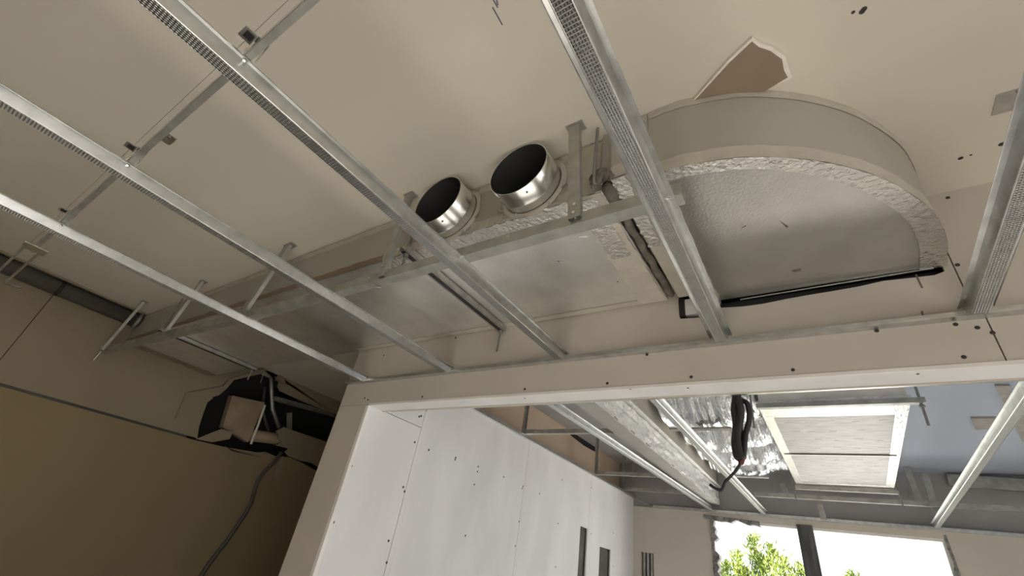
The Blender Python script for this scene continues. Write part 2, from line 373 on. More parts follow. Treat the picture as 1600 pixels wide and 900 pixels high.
# ---- window opening: rough reveal, sill, post
w1 = struct('window_1', (-.22, Y1, 0.75))
def ragged(a, b, depth, thick, n, seed, side):
    rnd = random.Random(seed); a, b = Vector(a), Vector(b); mb = MB(); pts = []
    for i in range(n+1):
        p = a.lerp(b, i/n); pts.append(p+side*(thick*(0.35+rnd.random())))
    for i in range(n):
        q0, q1 = a.lerp(b, i/n), a.lerp(b, (i+1)/n); d = rnd.uniform(-.012, .012)
        mb.slab([q0+Vector((0, d, 0)), q1+Vector((0, d, 0)), pts[i+1]+Vector((0, d, 0)), pts[i]+Vector((0, d, 0))], (0, depth, 0))
    return mb
ragged((WL-.03, Y1-.012, .75), (WL-.03, Y1-.012, WT-.02), .10, .05, 44, 3, Vector((1, 0, 0))).build('rough_jamb', 'foam', w1)
ragged((WL-.08, Y1-.012, WT+.03), (WL+.42, Y1-.012, WT+.01), .08, .035, 10, 5, Vector((0, 0, -1))).build('rough_head', 'foam', w1)
ragged((WR+.05, Y1-.012, .75), (WR+.0, Y1-.012, WT+.03), .10, .045, 16, 8, Vector((-1, 0, 0))).build('rough_jamb', 'foam', w1)
MB().box(WL+.4, WR-.02, Y1+.01, Y1+.08, WT-.022, WT+.0).build('head_frame', 'trim', w1)
MB().box(WR-.035, WR-.012, Y1+.02, Y1+.07, .75, WT-.02).build('side_frame', 'trim', w1)
MB().box(WL, WR, Y1-.02, Y1+.12, .72, .75).build('sill', 'trim', w1)
MB().bar(P(1257, 821, 1, Y1+.03), P(1257, 821, 1, Y1+.03)+Vector((.02, 0, -1.65)), .125, .09, (0, 1, 0)).build('post', 'timber', w1)

# ================================================================== NEAR GRID
def furring(a, b, label, seed, group=None, far=False, screws=()):
    a, b = Vector(a), Vector(b)
    t = thing('furring_channel', a.lerp(b, .5), label, 'furring channel', group)
    z = Vector((0, 0, 0))
    prof = [(-.034, .025), (-.0335, .028), (-.0225, .029), (-.0170, .001), (-.0155, 0), (.0155, 0), (.0170, .001), (.0225, .029), (.0335, .028), (.034, .025)]
    MB().sweep(prof, a, b, .0009).build('channel_body', 'zinc', t)
    d = (b-a).normalized()
    MB().bar(a+d*.002-Vector((0, 0, .0006)), b-d*.002-Vector((0, 0, .0006)), .028, .0011).build('knurled_face', 'knurl', t)
    for s in screws: MB().tube([s+Vector((.0, 0, .0)), s+Vector((0.010, -.002, -.004))], [.005, .003], 8).build('screw', 'zincbright', t)
    return t
FX = (-2.030, -1.421, -0.817, -0.2236, 0.379)
flabels = ('leftmost galvanised furring channel of the near grid, running past the torn wall hole',
           'galvanised furring channel ending second from the left on the lintel ledge',
           'galvanised furring channel with dark knurled underside crossing in front of the two round collars',
           'broad bright furring channel passing below the joint of long duct and curved plenum',
           'furring channel at the right edge of the photo beside the curved plenum')
starts = ((0, 313), (0, 145), (240, 0), (865, 0), (1600, 240))
for i, x in enumerate(FX):
    sc = []
    if i in (0, 1, 2): sc.append(Vector((x+.022, .065, HF+.024)))
    if i >= 0 and i < 4: sc.append(Vector((x+.030, .735, HF+.027)))
    fa_, fb_ = Vector((x, -3.55, HF)), Vector((x, Y0-.006, HF))
    if i == 3: fa_, fb_ = (lambda p, q: (p+(q-p)*((-3.55-p.y)/(q.y-p.y)), p+(q-p)*((Y0-.006-p.y)/(q.y-p.y))))(P(876, 0, 2, HF), P(1129, 540, 2, HF))
    furring(fa_, fb_, flabels[i], i, 'near furring channels', screws=sc)
# perimeter angle on the front wall
pa = thing('perimeter_angle', (0, Y0, HF), 'galvanised perimeter angle ledge running along the near lintel wall', 'wall angle')
MB().box(PX+.01, 3.15, Y0-.026, Y0-.0005, HF-.0028, HF-.0015).build('ledge', 'zinc', pa)
MB().box(PX+.01, 3.15, Y0-.0016, Y0-.0003, HF-.0015, HF+.024).build('upright_leg', 'zinc', pa)
MB().box(PX+.01, 3.15, Y0-.027, Y0-.0258, HF-.0028, HF+.004).build('lip', 'zinc', pa)

# cross carrier over the furring
ZK = HF+.030
cc = thing('carrier_channel', (-.6, .065, ZK), 'long narrow steel carrier laid across the furring channels, upper left', 'carrier channel')
MB().sweep([(-.0065, .007), (-.0065, 0), (.0065, 0), (.0065, .007)], (-2.42, .065, ZK), (2.6, .065, ZK), .0009).build('channel_body', 'zincd', cc)
MB().box(-2.42, 2.6, .0575, .0584, ZK+.007, ZK+.036).build('web', 'zinc', cc)
c2 = thing('carrier_channel', (-2.7, .05, ZK), 'short carrier offcut with hooked end lapped beside the left pipe', 'carrier channel')
MB().sweep([(-.004, .022), (-.004, 0), (.004, 0)], (-2.36, .085, ZK), (-3.03, .085, ZK), .0012).build('near_flange', 'zinc', c2)
MB().sweep([(-.004, .022), (-.004, 0), (.004, 0)], (-2.36, .040, ZK), (-3.0, .040, ZK), .0012).build('far_flange', 'zincd', c2)
MB().bar((-3.03, .085, ZK+.004), (-3.00, .14, ZK+.004), .012, .006).build('hooked_end', 'zinc', c2)
MB().box(-2.40, -2.33, .03, .10, ZK-.004, ZK+.0).build('lap_plate', 'zinc', c2)
for i, (x, lab) in enumerate(((FX[2], 'steel joining clip where the collar-side furring crosses the carrier'), (FX[1], 'steel joining clip where the second furring from left crosses the carrier'), (FX[0], 'steel joining clip where the leftmost furring crosses the carrier'))):
    k = thing('grid_clip', (x, .065, ZK), lab, 'clip', 'clips on the carrier')
    MB().sweep([(-.011, 0), (-.011, .045), (.011, .045), (.011, 0)], (x+.036, .065, ZK-.004), (x+.056, .065, ZK-.004), .0012).build('saddle', 'zinc', k)
    MB().box(x+.026, x+.058, .030, .055, ZK+.036, ZK+.0375).build('tab', 'zinc', k)
    MB().box(x+.034, x+.052, .036, .051, ZK+.0345, ZK+.036).build('tab_slot', 'dark', k)
# ceiling fixings
def bracket(px, py, lab, s=1.0):
    p = P(px, py, 2, HC)
    k = thing('ceiling_bracket', p, lab, 'bracket', 'brackets screwed to the near ceiling')
    MB().box(p.x-.03*s, p.x+.03*s, p.y-.018*s, p.y+.018*s, HC-.003, HC-.0003).build('foot_plate', 'zinc', k)
    MB().box(p.x-.012*s, p.x+.012*s, p.y-.018*s, p.y-.015*s, HC-.035*s, HC-.003).build('upstand', 'zincd', k)
    MB().tube([(p.x+.02*s, p.y, HC-.003), (p.x+.02*s, p.y, HC-.010)], .005*s, 8).build('screw', 'rod', k)
bracket(262, 216, 'small half-round bracket on the ceiling right of the carrier', 1.1)
bracket(1602, 150, 'bent steel bracket on the ceiling at the right edge of the photo', 1.8)
bracket(142, 482, 'tiny bracket on the shaded ceiling near the left pipe', .6)

# pipe along the ceiling/left wall corner
pp = thing('lagged_pipe', (LW+.06, 0, HC-.05), 'dark lagged pipe running along the ceiling corner above the left wall', 'pipe')
MB().tube([(LW+.062, -3.5, HC-.056), (LW+.062, .80, HC-.056)], .05, 20).build('lagging', 'pipe', pp, True)
MB().box(LW+.10, LW+.125, -3.5, .80, HC-.012, HC-.002).build('edge_bead', 'leftup', pp)
MB().tube([(LW+.062, .325, HC-.056), (LW+.062, .345, HC-.056)], .0525, 20).build('clamp', 'black', pp, True)
MB().tube([(LW+.062, .78, HC-.056), (LW+.062, .80, HC-.056)], .053, 20).build('end_collar', 'zincd', pp, True)

# track under the duct, spliced left of the first furring
ZT = HF+.030
TY = .748
tr = thing('ceiling_track', (-1.1, TY, ZT), 'long steel track hung under the front edge of the foil duct', 'track')
prof = [(-.018, .034), (-.018, 0), (.018, 0), (.018, .034)]
MB().sweep(prof, (-2.12, TY, ZT), (-.165, TY+.006, ZT), .0010).build('track_body', 'zincd', tr)
for x in (-1.98, -1.2, -.62, -.42): MB().tube([(x, TY-.0175, ZT+.016), (x, TY-.022, ZT+.016)], .005, 8).build('screw', 'zincbright', tr)
for (x, y) in ((905, 371), (588, 449)):
    p = P(x, y, 2, ZT-.002); MB().slab([p, p+Vector((.022, .004, -.004)), p+Vector((.026, -.012, -.012)), p+Vector((.004, -.010, -.008))], (0, 0, .001)).build('tape_scrap', 'gypsum', tr)
tr2 = thing('ceiling_track', (-3.1, TY, ZT), 'shaded steel track continuing from the long one to the left wall', 'track')
MB().sweep(prof, (-4.03, .735, ZT+.062), (-2.08, TY, ZT+.003), .0010).build('track_body', 'zincd', tr2)
MB().bar((-4.0, .720, ZT+.066), (-4.01, .715, ZT-.005), .022, .004, (0, 1, 0)).build('bent_tail', 'zinc', tr2)

def strut(x0, x1, y, z0, w, lab, cap=True):
    t = thing('hanger_strut', (x1, y, z0), lab, 'hanger', 'hanger struts over the track')
    a, b = Vector((x1, y, z0)), Vector((x0, y, HC-.002))
    MB().sweep([(-w/2, .016), (-w/2, 0), (w/2, 0), (w/2, .016)], a, b, .001, (0, 1, 0)).build('strut_body', 'zincd', t)
    MB().box(x0-w*.8, x0+w*.8, y-.004, y+.03, HC-.004, HC-.0008).build('foot_plate', 'zincd', t)
    for dz in (.04, .012):
        MB().tube([a+Vector((0, -.0005, dz)), a+Vector((0, -.006, dz))], .0045, 8).build('screw', 'zincbright', t)
YS = TY-.024
strut(-.452, -.420, YS, ZT+.012, .034, 'upright steel hanger strut right of the larger round collar')
strut(-1.150, -1.135, YS, ZT+.004, .030, 'upright hanger strut left of the smaller round collar')
strut(-1.97, -2.085, YS, ZT+.010, .045, 'hanger strut standing between the first and second furring channels from the left')
strut(-2.88, -2.985, YS, ZT+.035, .030, 'shaded hanger strut left of the leftmost furring channel')
strut(-3.69, -3.90, YS-.03, ZT+.06, .028, 'hanger strut nearest the left wall under the pipe end')

# ================================================================== DUCTS
DY = .815                                     # duct front face
XE = -.392                                    # right end of the long duct
du = thing('rectangular_duct', (-2.1, 1.1, ZD), 'long foil-faced rectangular duct with two round collars under the ceiling', 'duct')
MB().box(LW+.004, XE, DY, Y0-.002, ZD, ZD+.012).build('underside', 'foilboard', du)
COL = ((-.965, CZ+1.0185), (-.6325, CZ+1.0165)); RC = .1035
def arcside(cx, cz, sgn, z0, z1, n=20):      # points of one half of a collar hole, bottom to top
    a0 = math.asin(max(-1, min(1, (z0-cz)/RC))); a1 = math.asin(max(-1, min(1, (z1-cz)/RC)))
    return [Vector((cx+sgn*RC*math.cos(a0+(a1-a0)*k/n), DY, cz+RC*math.sin(a0+(a1-a0)*k/n))) for k in range(n+1)]
zb_, zt_ = ZD+.0121, HC-.002
V_ = lambda x, z: Vector((x, DY, z))
MB().slab([V_(LW+.004, zb_)] + arcside(*COL[0], -1, zb_, zt_) + [V_(LW+.004, zt_)], (0, .012, 0)).build('front_side', 'duct_side', du)
MB().slab(arcside(*COL[1], -1, zb_, zt_) + arcside(*COL[0], 1, zb_, zt_)[::-1], (0, .012, 0)).build('front_side', 'duct_side', du)
MB().slab(arcside(*COL[1], 1, zb_, zt_)[::-1] + [V_(XE, zb_), V_(XE, zt_)], (0, .012, 0)).build('front_side', 'duct_side', du)
MB().box(LW+.004, XE, Y0-.014, Y0-.002, ZD+.012, HC-.002).build('rear_side', 'duct_side', du)
def wavy_strip(a, b, w0, w1, nrm, seed, n=40, amp=.004, th=.0015):
    """tape laid along a-b, w0/w1 vectors to its two edges, ragged edges"""
    rnd = random.Random(seed); mb = MB(); a, b = Vector(a), Vector(b); w0, w1, nrm = Vector(w0), Vector(w1), Vector(nrm)
    rows = []
    for i in range(n+1):
        p = a.lerp(b, i/n); j0 = rnd.uniform(-1, 1)*amp; j1 = rnd.uniform(-1, 1)*amp
        e0 = p+w0+w0.normalized()*j0 if w0.length else p; e1 = p+w1+w1.normalized()*j1 if w1.length else p
        rows.append([e0.lerp(e1, k/4)+nrm*(th+rnd.random()*.0010*(k in (1, 2, 3))) for k in range(5)])
    vs = [v for r in rows for v in r]
    fs = [(i*5+k, i*5+k+1, (i+1)*5+k+1, (i+1)*5+k) for i in range(n) for k in range(4)]
    return mb.add(vs, fs)
wavy_strip((-1.30, DY, ZD), (XE, DY, ZD), (0, -.001, 0), (0, .060, 0), (0, 0, -1), 1, 60).build('foil_tape', 'foiltape', du)
wavy_strip((LW+.02, DY, ZD), (-1.30, DY, ZD), (0, -.001, 0), (0, .045, 0), (0, 0, -1), 2, 60).build('foil_tape', 'foilboard', du)
for k, (xa, xb, hh_) in enumerate(((-1.30, -1.066, .040), (-1.066, -.864, .010), (-.864, -.733, .040), (-.733, -.532, .010), (-.532, XE, .040))):
    wavy_strip((xa, DY, ZD), (xb, DY, ZD), (0, 0, 0), (0, 0, hh_), (0, -1, 0), 3+k, 16, .003).build('edge_tape', 'papertape', du)
wavy_strip((LW+.02, DY, ZD), (-1.30, DY, ZD), (0, 0, 0), (0, 0, .03), (0, -1, 0), 14, 60).build('edge_tape', 'kraft', du)
for k, (xa, xb) in enumerate(((LW+.02, -1.06), (-.868, -.728), (-.538, XE))):
    wavy_strip((xa, DY, HC-.006), (xb, DY, HC-.006), (0, 0, 0), (0, 0, -.034), (0, -1, 0), 24+k, 30, .002).build('top_tape', 'papertape', du)
for x, y in ((965, 440), (1004, 449), (1038, 450), (873, 408)):
    dot(du, P(x, y, 2, ZD), (0, 0, -1), .003, 'rivet', 'screw')
wavy_strip((-2.155, Y0-.016, ZD), (XE, Y0-.016, ZD), (0, .012, 0), (0, -.020, 0), (0, 0, -1), 5, 60, .001).build('rear_tape', 'papertape', du)
wavy_strip((XE-.055, DY, ZD), (XE-.055, Y0-.01, ZD), (-.045, 0, 0), (.05, 0, 0), (0, 0, -1), 6, 40, .004, .0035).build('end_tape', 'papertape', du)
wavy_strip((XE-.055, DY+.01, ZD), (XE-.055, DY+.30, ZD), (-.035, 0, 0), (.03, 0, 0), (0, 0, -1), 16, 30, .006, .006).build('end_foil', 'foiltape', du)
wavy_strip((XE-.055, DY, ZD), (XE-.055, DY, HC-.01), (-.05, 0, 0), (.05, 0, 0), (0, -1, 0), 7, 20, .003, .003).build('end_tape', 'papertape', du)
wavy_strip((LW+.03, DY+.02, ZD), (LW+.03, Y0, ZD), (-.02, 0, 0), (.10, 0, 0), (0, 0, -1), 9, 30, .008).build('wall_tape', 'leftup', du)
for i, (cx, cz) in enumerate(((-.965, CZ+1.0185), (-.6325, CZ+1.0165))):
    R_, yo = .1035, .722
    col = MB(); n = 56; vs = []
    ringy = ((R_, DY), (R_, DY-.030), (R_+.0015, DY-.032), (R_+.0015, DY-.036), (R_, DY-.038), (R_, yo), (R_-.0015, yo-.0012), (R_-.003, yo))
    for r, y in ringy: vs += [(cx+r*math.cos(2*math.pi*k/n), y, cz+r*math.sin(2*math.pi*k/n)) for k in range(n)]
    col.add(vs, [(j*n+k, j*n+(k+1) % n, (j+1)*n+(k+1) % n, (j+1)*n+k) for j in range(len(ringy)-1) for k in range(n)])
    co = col.build('collar', 'zincbright', du, True)
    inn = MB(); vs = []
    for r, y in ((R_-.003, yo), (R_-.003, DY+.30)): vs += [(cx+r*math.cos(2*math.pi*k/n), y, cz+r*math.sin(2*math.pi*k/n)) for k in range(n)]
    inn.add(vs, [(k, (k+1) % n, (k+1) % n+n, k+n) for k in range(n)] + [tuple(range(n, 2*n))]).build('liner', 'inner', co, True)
    rim = MB(); vs = []
    for j, (r, y) in enumerate(((R_+.002, DY-.006), (R_+.018, DY-.004), (R_+.018, DY-.001))):
        for k in range(n):
            a = 2*math.pi*k/n; rr = r + (.004*noise.noise(Vector((cx*9, math.cos(a)*2, math.sin(a)*2))) if j else 0)
            z = min(cz+rr*math.sin(a), HC-.0015); vs.append((cx+rr*math.cos(a), y, z))
    rim.add(vs, [(j*n+k, j*n+(k+1) % n, (j+1)*n+(k+1) % n, (j+1)*n+k) for j in range(2) for k in range(n)]).build('tape_ring', 'papertape', co, True)
    for a in (-.4, -1.0, -1.9, -2.6):
        q = Vector((cx+(R_+.016)*math.cos(a), DY-.004, cz+(R_+.016)*math.sin(a)))
        q.z = max(q.z, ZD+.006)
        MB().bar(q, q+Vector((math.cos(a)*.022, -.006, .004)), .009, .0015, (0, 1, 0)).build('fixing_tab', 'zincd', co)
    for a in (-1.2, -2.2):
        q = Vector((cx+R_*math.cos(a), yo+.018, cz+R_*math.sin(a))); MB().tube([q, q+Vector((math.cos(a), 0, math.sin(a)))*.004], .003, 6).build('rivet', 'rod', co)

# curved plenum
pl = thing('curved_plenum', (0, 1.1, ZP), 'half-round duct plenum with silver foil underside beside the right furring channel', 'duct')
XS = -.250
arc = [(XS, .785), (-.17, .785), (-.121, .795), (-.06, .810), (.0, .834), (.067, .873), (.12, .912), (.175, .962), (.225, 1.02), (.275, 1.095), (.312, 1.165), (.337, 1.24), (.353, 1.32), (.362, Y0-.003)]
def smooth_arc(pts, n=64):
    P2 = [Vector((p[0], p[1], 0)) for p in pts]; out = []
    m = len(P2)-1
    for i in range(n+1):
        t = i/n*m; k = min(int(t), m-1); u = t-k
        p0, p1, p2, p3 = P2[max(k-1, 0)], P2[k], P2[k+1], P2[min(k+2, m)]
        out.append(.5*((2*p1)+(p2-p0)*u+(2*p0-5*p1+4*p2-p3)*u*u+(3*p1-p0-3*p2+p3)*u**3))
    return out
A = smooth_arc(arc)
outline = [Vector((p.x, p.y, ZP)) for p in A] + [Vector((XS, Y0-.003, ZP))]
MB().slab(outline, (0, 0, .012)).build('underside', 'foildull', pl)
def ribbon(path, f0, f1, name, m, n=1, seed=0, amp=0):
    rnd = random.Random(seed); rows = []
    for p in path:
        a, b = f0(p), f1(p); rows.append([a.lerp(b, k/n) for k in range(n+1)])
    if amp:
        for r in rows:
            for k in range(n+1): r[k] = r[k]+Vector((rnd.uniform(-1, 1), rnd.uniform(-1, 1), rnd.uniform(-1, .3)))*amp
    vs = [v for r in rows for v in r]; w = n+1
    return MB().add(vs, [(i*w+k, i*w+k+1, (i+1)*w+k+1, (i+1)*w+k) for i in range(len(rows)-1) for k in range(n)]).build(name, m, pl, True)
nor = []
for i in range(len(A)):
    t = (A[min(i+1, len(A)-1)]-A[max(i-1, 0)]).normalized(); nor.append(Vector((t.y, -t.x, 0)))
idx = list(range(len(A)))
at = lambda i, d, z: Vector((A[i].x, A[i].y, z))+nor[i]*d
ribbon(idx, lambda i: at(i, 0, ZP), lambda i: at(i, 0, HC-.001), 'curved_side', 'duct_side')
ribbon(idx, lambda i: at(i, .0015, HC-.001), lambda i: at(i, .0015, HC-.030), 'top_tape', 'papertape', 1, 1, .0005)
ribbon(idx, lambda i: at(i, .002, ZP-.001), lambda i: at(i, .002, ZP+.040), 'bottom_tape', 'papertape', 2, 2, .0012)
ribbon(idx, lambda i: at(i, .002, ZP-.002), lambda i: at(i, -.034 - .022*max(0, (i-20)/44), ZP-.003), 'foil_tape', 'foiltape', 4, 3, .0011)
wavy_strip((XS, .80, ZP), (XS, Y0-.01, ZP), (-.0, 0, 0), (.035, 0, 0), (0, 0, -1), 21, 30, .004).build('end_tape', 'papertape', pl)
MB().box(XS-.002, XS, .787, Y0-.003, ZP, HC-.002).build('end_plate', 'duct_side', pl)
MB().box(-.355, XS-.002, .785, Y0-.003, ZD+.002, HC-.002).build('neck', 'duct_side', pl)
wavy_strip((-.355, .785, ZD+.002), (XS-.002, .785, ZD+.002), (0, 0, 0), (0, 0, .045), (0, -1, 0), 31, 20).build('bottom_tape', 'papertape', pl)
wavy_strip((-.355, .785, HC-.004), (XS-.002, .785, HC-.004), (0, 0, 0), (0, 0, -.030), (0, -1, 0), 32, 20, .002).build('top_tape', 'papertape', pl)
wavy_strip((-.300, .785, ZD+.002), (-.300, Y0-.01, ZD+.002), (-.05, 0, 0), (.04, 0, 0), (0, 0, -1), 33, 40, .003).build('neck_tape', 'papertape', pl)
wavy_strip((-.345, .785, ZD+.001), (-.345, 1.10, ZD+.001), (-.008, 0, 0), (.030, 0, 0), (0, 0, -1), 34, 30, .006, .004).build('neck_foil', 'foiltape', pl)
for pts in (((1218, 345), (1232, 354), (1229, 356)), ((1158, 357), (1166, 352), (1165, 354)), ((1237, 423), (1252, 420), (1251, 424), (1240, 425)), ((1325, 284), (1334, 283), (1333, 288))):
    MB().slab([P(x, y, 2, ZP-.001) for x, y in pts], (0, 0, .0009)).build('scuff', 'sealant', pl)
# black strip painting the shade in the gap, and white packing below the plenum
gk = thing('gap_shade_strip', (.1, Y0, ZP), 'black strip with bright edge standing for the shade in the gap under the curved plenum', 'gap strip')
MB().box(-.225, .345, Y0+.016, Y0+.05, ZP-.06, ZP-.004).build('black_fill', 'black', gk)
MB().bar((-.155, Y0-.003, ZP-.010), (.335, Y0-.003, ZP-.004), .004, .003).build('bright_edge', 'zinc', gk)
pk = thing('packing_block', P(1095, 480, 1, Y0), 'small white packing block with black side in the notch beside the plenum', 'packing')
b0, b1 = P(1068, 493, 1, Y0), P(1124, 470, 1, Y0)
MB().box(b0.x+.006, b1.x-.002, Y0+.004, Y0+.05, b0.z+.004, ZD-.006).build('white_foam', 'white', pk)
MB().box(tl[0].x+.003, b0.x+.005, Y0-.004, Y0+.05, b0.z-.003, ZD-.004).build('black_side', 'black', pk)

# joint between duct and plenum: sealant bead + hanger rod
js = thing('sealant_joint', (XE+.020, 1.1, ZD), 'grey sealant bead smeared along the joint between duct and curved plenum', 'sealant')
pts = []; rs = []
for i in range(26):
    y = .80+(Y0-.83)*i/25; pts.append((XE+.018+.0025*math.sin(i*1.3), y, ZD+.002+.002*math.sin(i*2.1))); rs.append(.0125+.0015*math.sin(i*1.7+1)+(.008 if i in (1, 2) else 0))
MB().tube(pts, rs, 9).build('bead', 'sealant', js, True)
mb = MB()
for k, (dx, dz, r) in enumerate(((0, .02, .022), (-.022, .014, .014), (.018, .008, .016), (-.01, .0, .018), (.03, -.004, .010))):
    c = Vector((XE+.01+dx, .782, ZD+.012+dz)); vs = []; nn = 8
    for a in range(5):
        th = math.pi*a/4
        vs += [c+Vector((r*math.sin(th)*math.cos(2*math.pi*q/nn), .45*r*math.sin(th)*math.sin(2*math.pi*q/nn), r*math.cos(th))) for q in range(nn)]
    mb.add(vs, [(a*nn+q, a*nn+(q+1) % nn, (a+1)*nn+(q+1) % nn, (a+1)*nn+q) for a in range(4) for q in range(nn)])
mb.build('smear', 'sealant', js, True)
MB().box(XE+.001, -.356, .800, .812, ZD+.012, HC-.002).build('joint_fill', 'duct_side', js)
r1 = thing('hanger_rod', (XE+.005, .772, ZP), 'dark threaded rod dropping from the ceiling at the duct joint', 'rod')
MB().tube([(XE-.004, .770, HC-.001), (XE-.004, .770, ZP-.0)], .005, 8).build('rod_body', 'rod', r1)
MB().tube([(XE-.004, .770, ZP+.012), (XE-.004, .770, ZP+.022)], .010, 6).build('nut', 'rod', r1)

# support channels under the duct with rods
def support(x, lab, rods):
    t = thing('support_channel', (x, 1.1, ZD-.03), lab, 'support channel')
    MB().sweep([(-.014, .002), (-.020, .002), (-.020, -.020), (.020, -.020), (.020, .002), (.014, .002)], (x, .775, ZD-.006), (x, Y0-.01, ZD-.006), .0018).build('channel_body', 'zincd', t)
    MB().box(x-.009, x+.009, .776, Y0-.011, ZD-.0285, ZD-.0262).build('slot_strip', 'black', t)
    for (y, z0, z1) in rods:
        MB().tube([(x, y, z0), (x, y, z1)], .0045, 8).build('rod', 'rod', t)
        MB().tube([(x, y, ZD-.040), (x, y, ZD-.028)], .010, 6).build('nut', 'rod', t)
support(-1.137, 'dark slotted channel carrying the duct between the collars and the lintel', ((.795, ZD-.11, HC-.002), (Y0-.022, ZD-.13, ZD-.02)))
support(-3.30, 'slotted channel carrying the shaded left end of the duct', ((.795, ZD-.05, HC-.002), (Y0-.03, ZD-.10, ZD-.02)))

# plasterboard offcut leaning against the plenum top
oc = [P(x, y, 2, HC-.012) for x, y in ((1086, 157), (1140, 98), (1175, 65), (1186, 74), (1204, 80), (1222, 93), (1225, 110), (1231, 121), (1210, 139))]
of = thing('plasterboard_offcut', oc[4], 'broken brown plasterboard offcut wedged between ceiling and curved plenum', 'plasterboard offcut')
outl = oc[:-1]+[Vector((.030, .846, HC-.012)), Vector((-.06, .806, HC-.012)), Vector((-.115, .792, HC-.012))]
MB().slab(outl, (0, 0, .001)).build('paper_face', 'kraft', of)
core = [p+Vector((0, 0, .001)) for p in outl]
cen = sum(core, Vector())/len(core)
rnd = random.Random(4)
MB().slab([p+(p-cen).normalized()*(.006+rnd.random()*.007 if i < 8 else -.004) for i, p in enumerate(core)], (0, 0, .0095)).build('gypsum_core', 'gypsum', of)

# ================================================================== LEFT WALL CABLES AND HOLE CONTENTS
cb = MB(); ptsx = [(440, 707), (428, 722), (412, 738), (402, 752), (397, 768), (393, 784), (383, 803), (370, 822), (355, 844), (340, 863), (325, 883), (308, 910), (290, 940)]
cb.tube([P(x, y, 0, LW+.022) for x, y in ptsx], .016, 10)
tag(cb.build('electrical_cable', 'pipe', None, True), 'thick dark cable hanging from the torn hole down the left wall', 'cable')
bk = [P(x, y, 0, LW-.06) for x, y in ((363, 618), (414, 629), (388, 691), (348, 668))]
tag(MB().slab(bk, (-.07, 0, 0)).build('timber_block', 'board'), 'square brown board inside the torn wall hole', 'timber')
rl = thing('wall_rail', P(470, 640, 0, LW-.03), 'grey horizontal steel rail exposed in the torn wall hole', 'rail')
a, b = P(428, 623, 0, LW-.06), P(545, 655, 0, LW-.06)
MB().sweep([(-.02, .03), (-.02, 0), (.02, 0), (.02, .03)], a, b, .0015, (1, 0, 0)).build('rail_body', 'zincd', rl)
MB().bar(P(452, 645, 0, LW-.07), P(452, 672, 0, LW-.07), .05, .01, (1, 0, 0)).build('rail_cleat', 'zincd', rl)
for i, (pts, r, lab, m) in enumerate((
        (((424, 578), (424, 610), (426, 640), (436, 668)), .018, 'bent grey conduit beside the brown board in the wall hole', 'zincd'),
        (((414, 604), (410, 640), (420, 676)), .013, 'thin dark conduit behind the bent one in the wall hole', 'pipe'))):
    tag(MB().tube([P(x, y, 0, LW-.05-.07*i) for x, y in pts], r, 10).build('conduit', m, None, True), lab, 'conduit')
tag(MB().tube([P(414, 633, 0, LW-.03), P(402, 668, 0, LW-.02), P(392, 694, 0, LW-.015)], .010, 8).build('pale_batten', 'gypsum'), 'thin pale batten leaning across the brown board in the hole', 'batten')
tag(MB().tube([P(x, y, 0, LW-.07) for x, y in ((392, 680), (420, 684), (455, 690))], .05, 12).build('capped_pipe', 'board', None, True), 'short brown pipe lying low in the torn wall hole', 'pipe')
tag(MB().tube([P(413, 578, 0, LW+.012), P(407, 598, 0, LW+.012)], .004, 6).build('bare_wire', 'zinc'), 'short bare wire dangling at the top of the wall hole', 'wire')

# ================================================================== FAR ROOM
def far_line(a, b, z, y0, y1):
    p, q = P(*a, 2, z), P(*b, 2, z); d = (q-p)/(q.y-p.y); return p+d*(y0-p.y), p+d*(y1-p.y)
for (a, b, lab) in (((870, 640), (1110, 797), 'bright far-room furring channel left of the foil-sided bulkhead beam'),
                    ((1025, 630), (1195, 805), 'bright far-room furring channel under the foil insulation'),
                    ((1590, 648), (1462, 828), 'far-room furring channel at the right, right of the hung panel')):
    p, q = far_line(a, b, ZF, Y0+.12, Y1-.033)
    furring(p, q, lab, 9, 'far room furring channels')
fa = thing('perimeter_angle', (0, Y1, ZG), 'perimeter angle above the far window with a bent piece into the corner', 'wall angle')
MB().box(-1.70, 3.15, Y1-.03, Y1-.001, ZG-.002, ZG-.0005).build('ledge', 'zinc', fa)
MB().box(-1.70, 3.15, Y1-.0305, Y1-.0290, ZG-.004, ZG+.022).build('lip', 'zinc', fa)
MB().bar((-1.70, Y1-.016, ZG), (WX+.006, Y1-.05, ZW), .028, .003).build('bent_end', 'zinc', fa)
fl_ = thing('perimeter_angle', (0, Y0+.11, ZL), 'bright perimeter angle along the far-room side of the lintel', 'wall angle')
MB().box(WX+.03, 2.4, Y0+.1005, Y0+.134, ZL+.002, ZL+.0035).build('ledge', 'zinc', fl_)
MB().box(WX+.03, 2.4, Y0+.1005, Y0+.102, ZL+.0035, ZL+.03).build('upright_leg', 'zinc', fl_)
fb = thing('perimeter_angle', (WX, 3.4, ZW), 'perimeter angle capping the white boarded wall in the far room', 'wall angle')
MB().box(WX-.004, WX+.028, Y0+.12, Y1-.03, ZW, ZW+.0015).build('ledge', 'zinc', fb)
MB().box(WX+.027, WX+.0285, Y0+.12, Y1-.03, ZW-.002, ZW+.022).build('lip', 'zinc', fb)
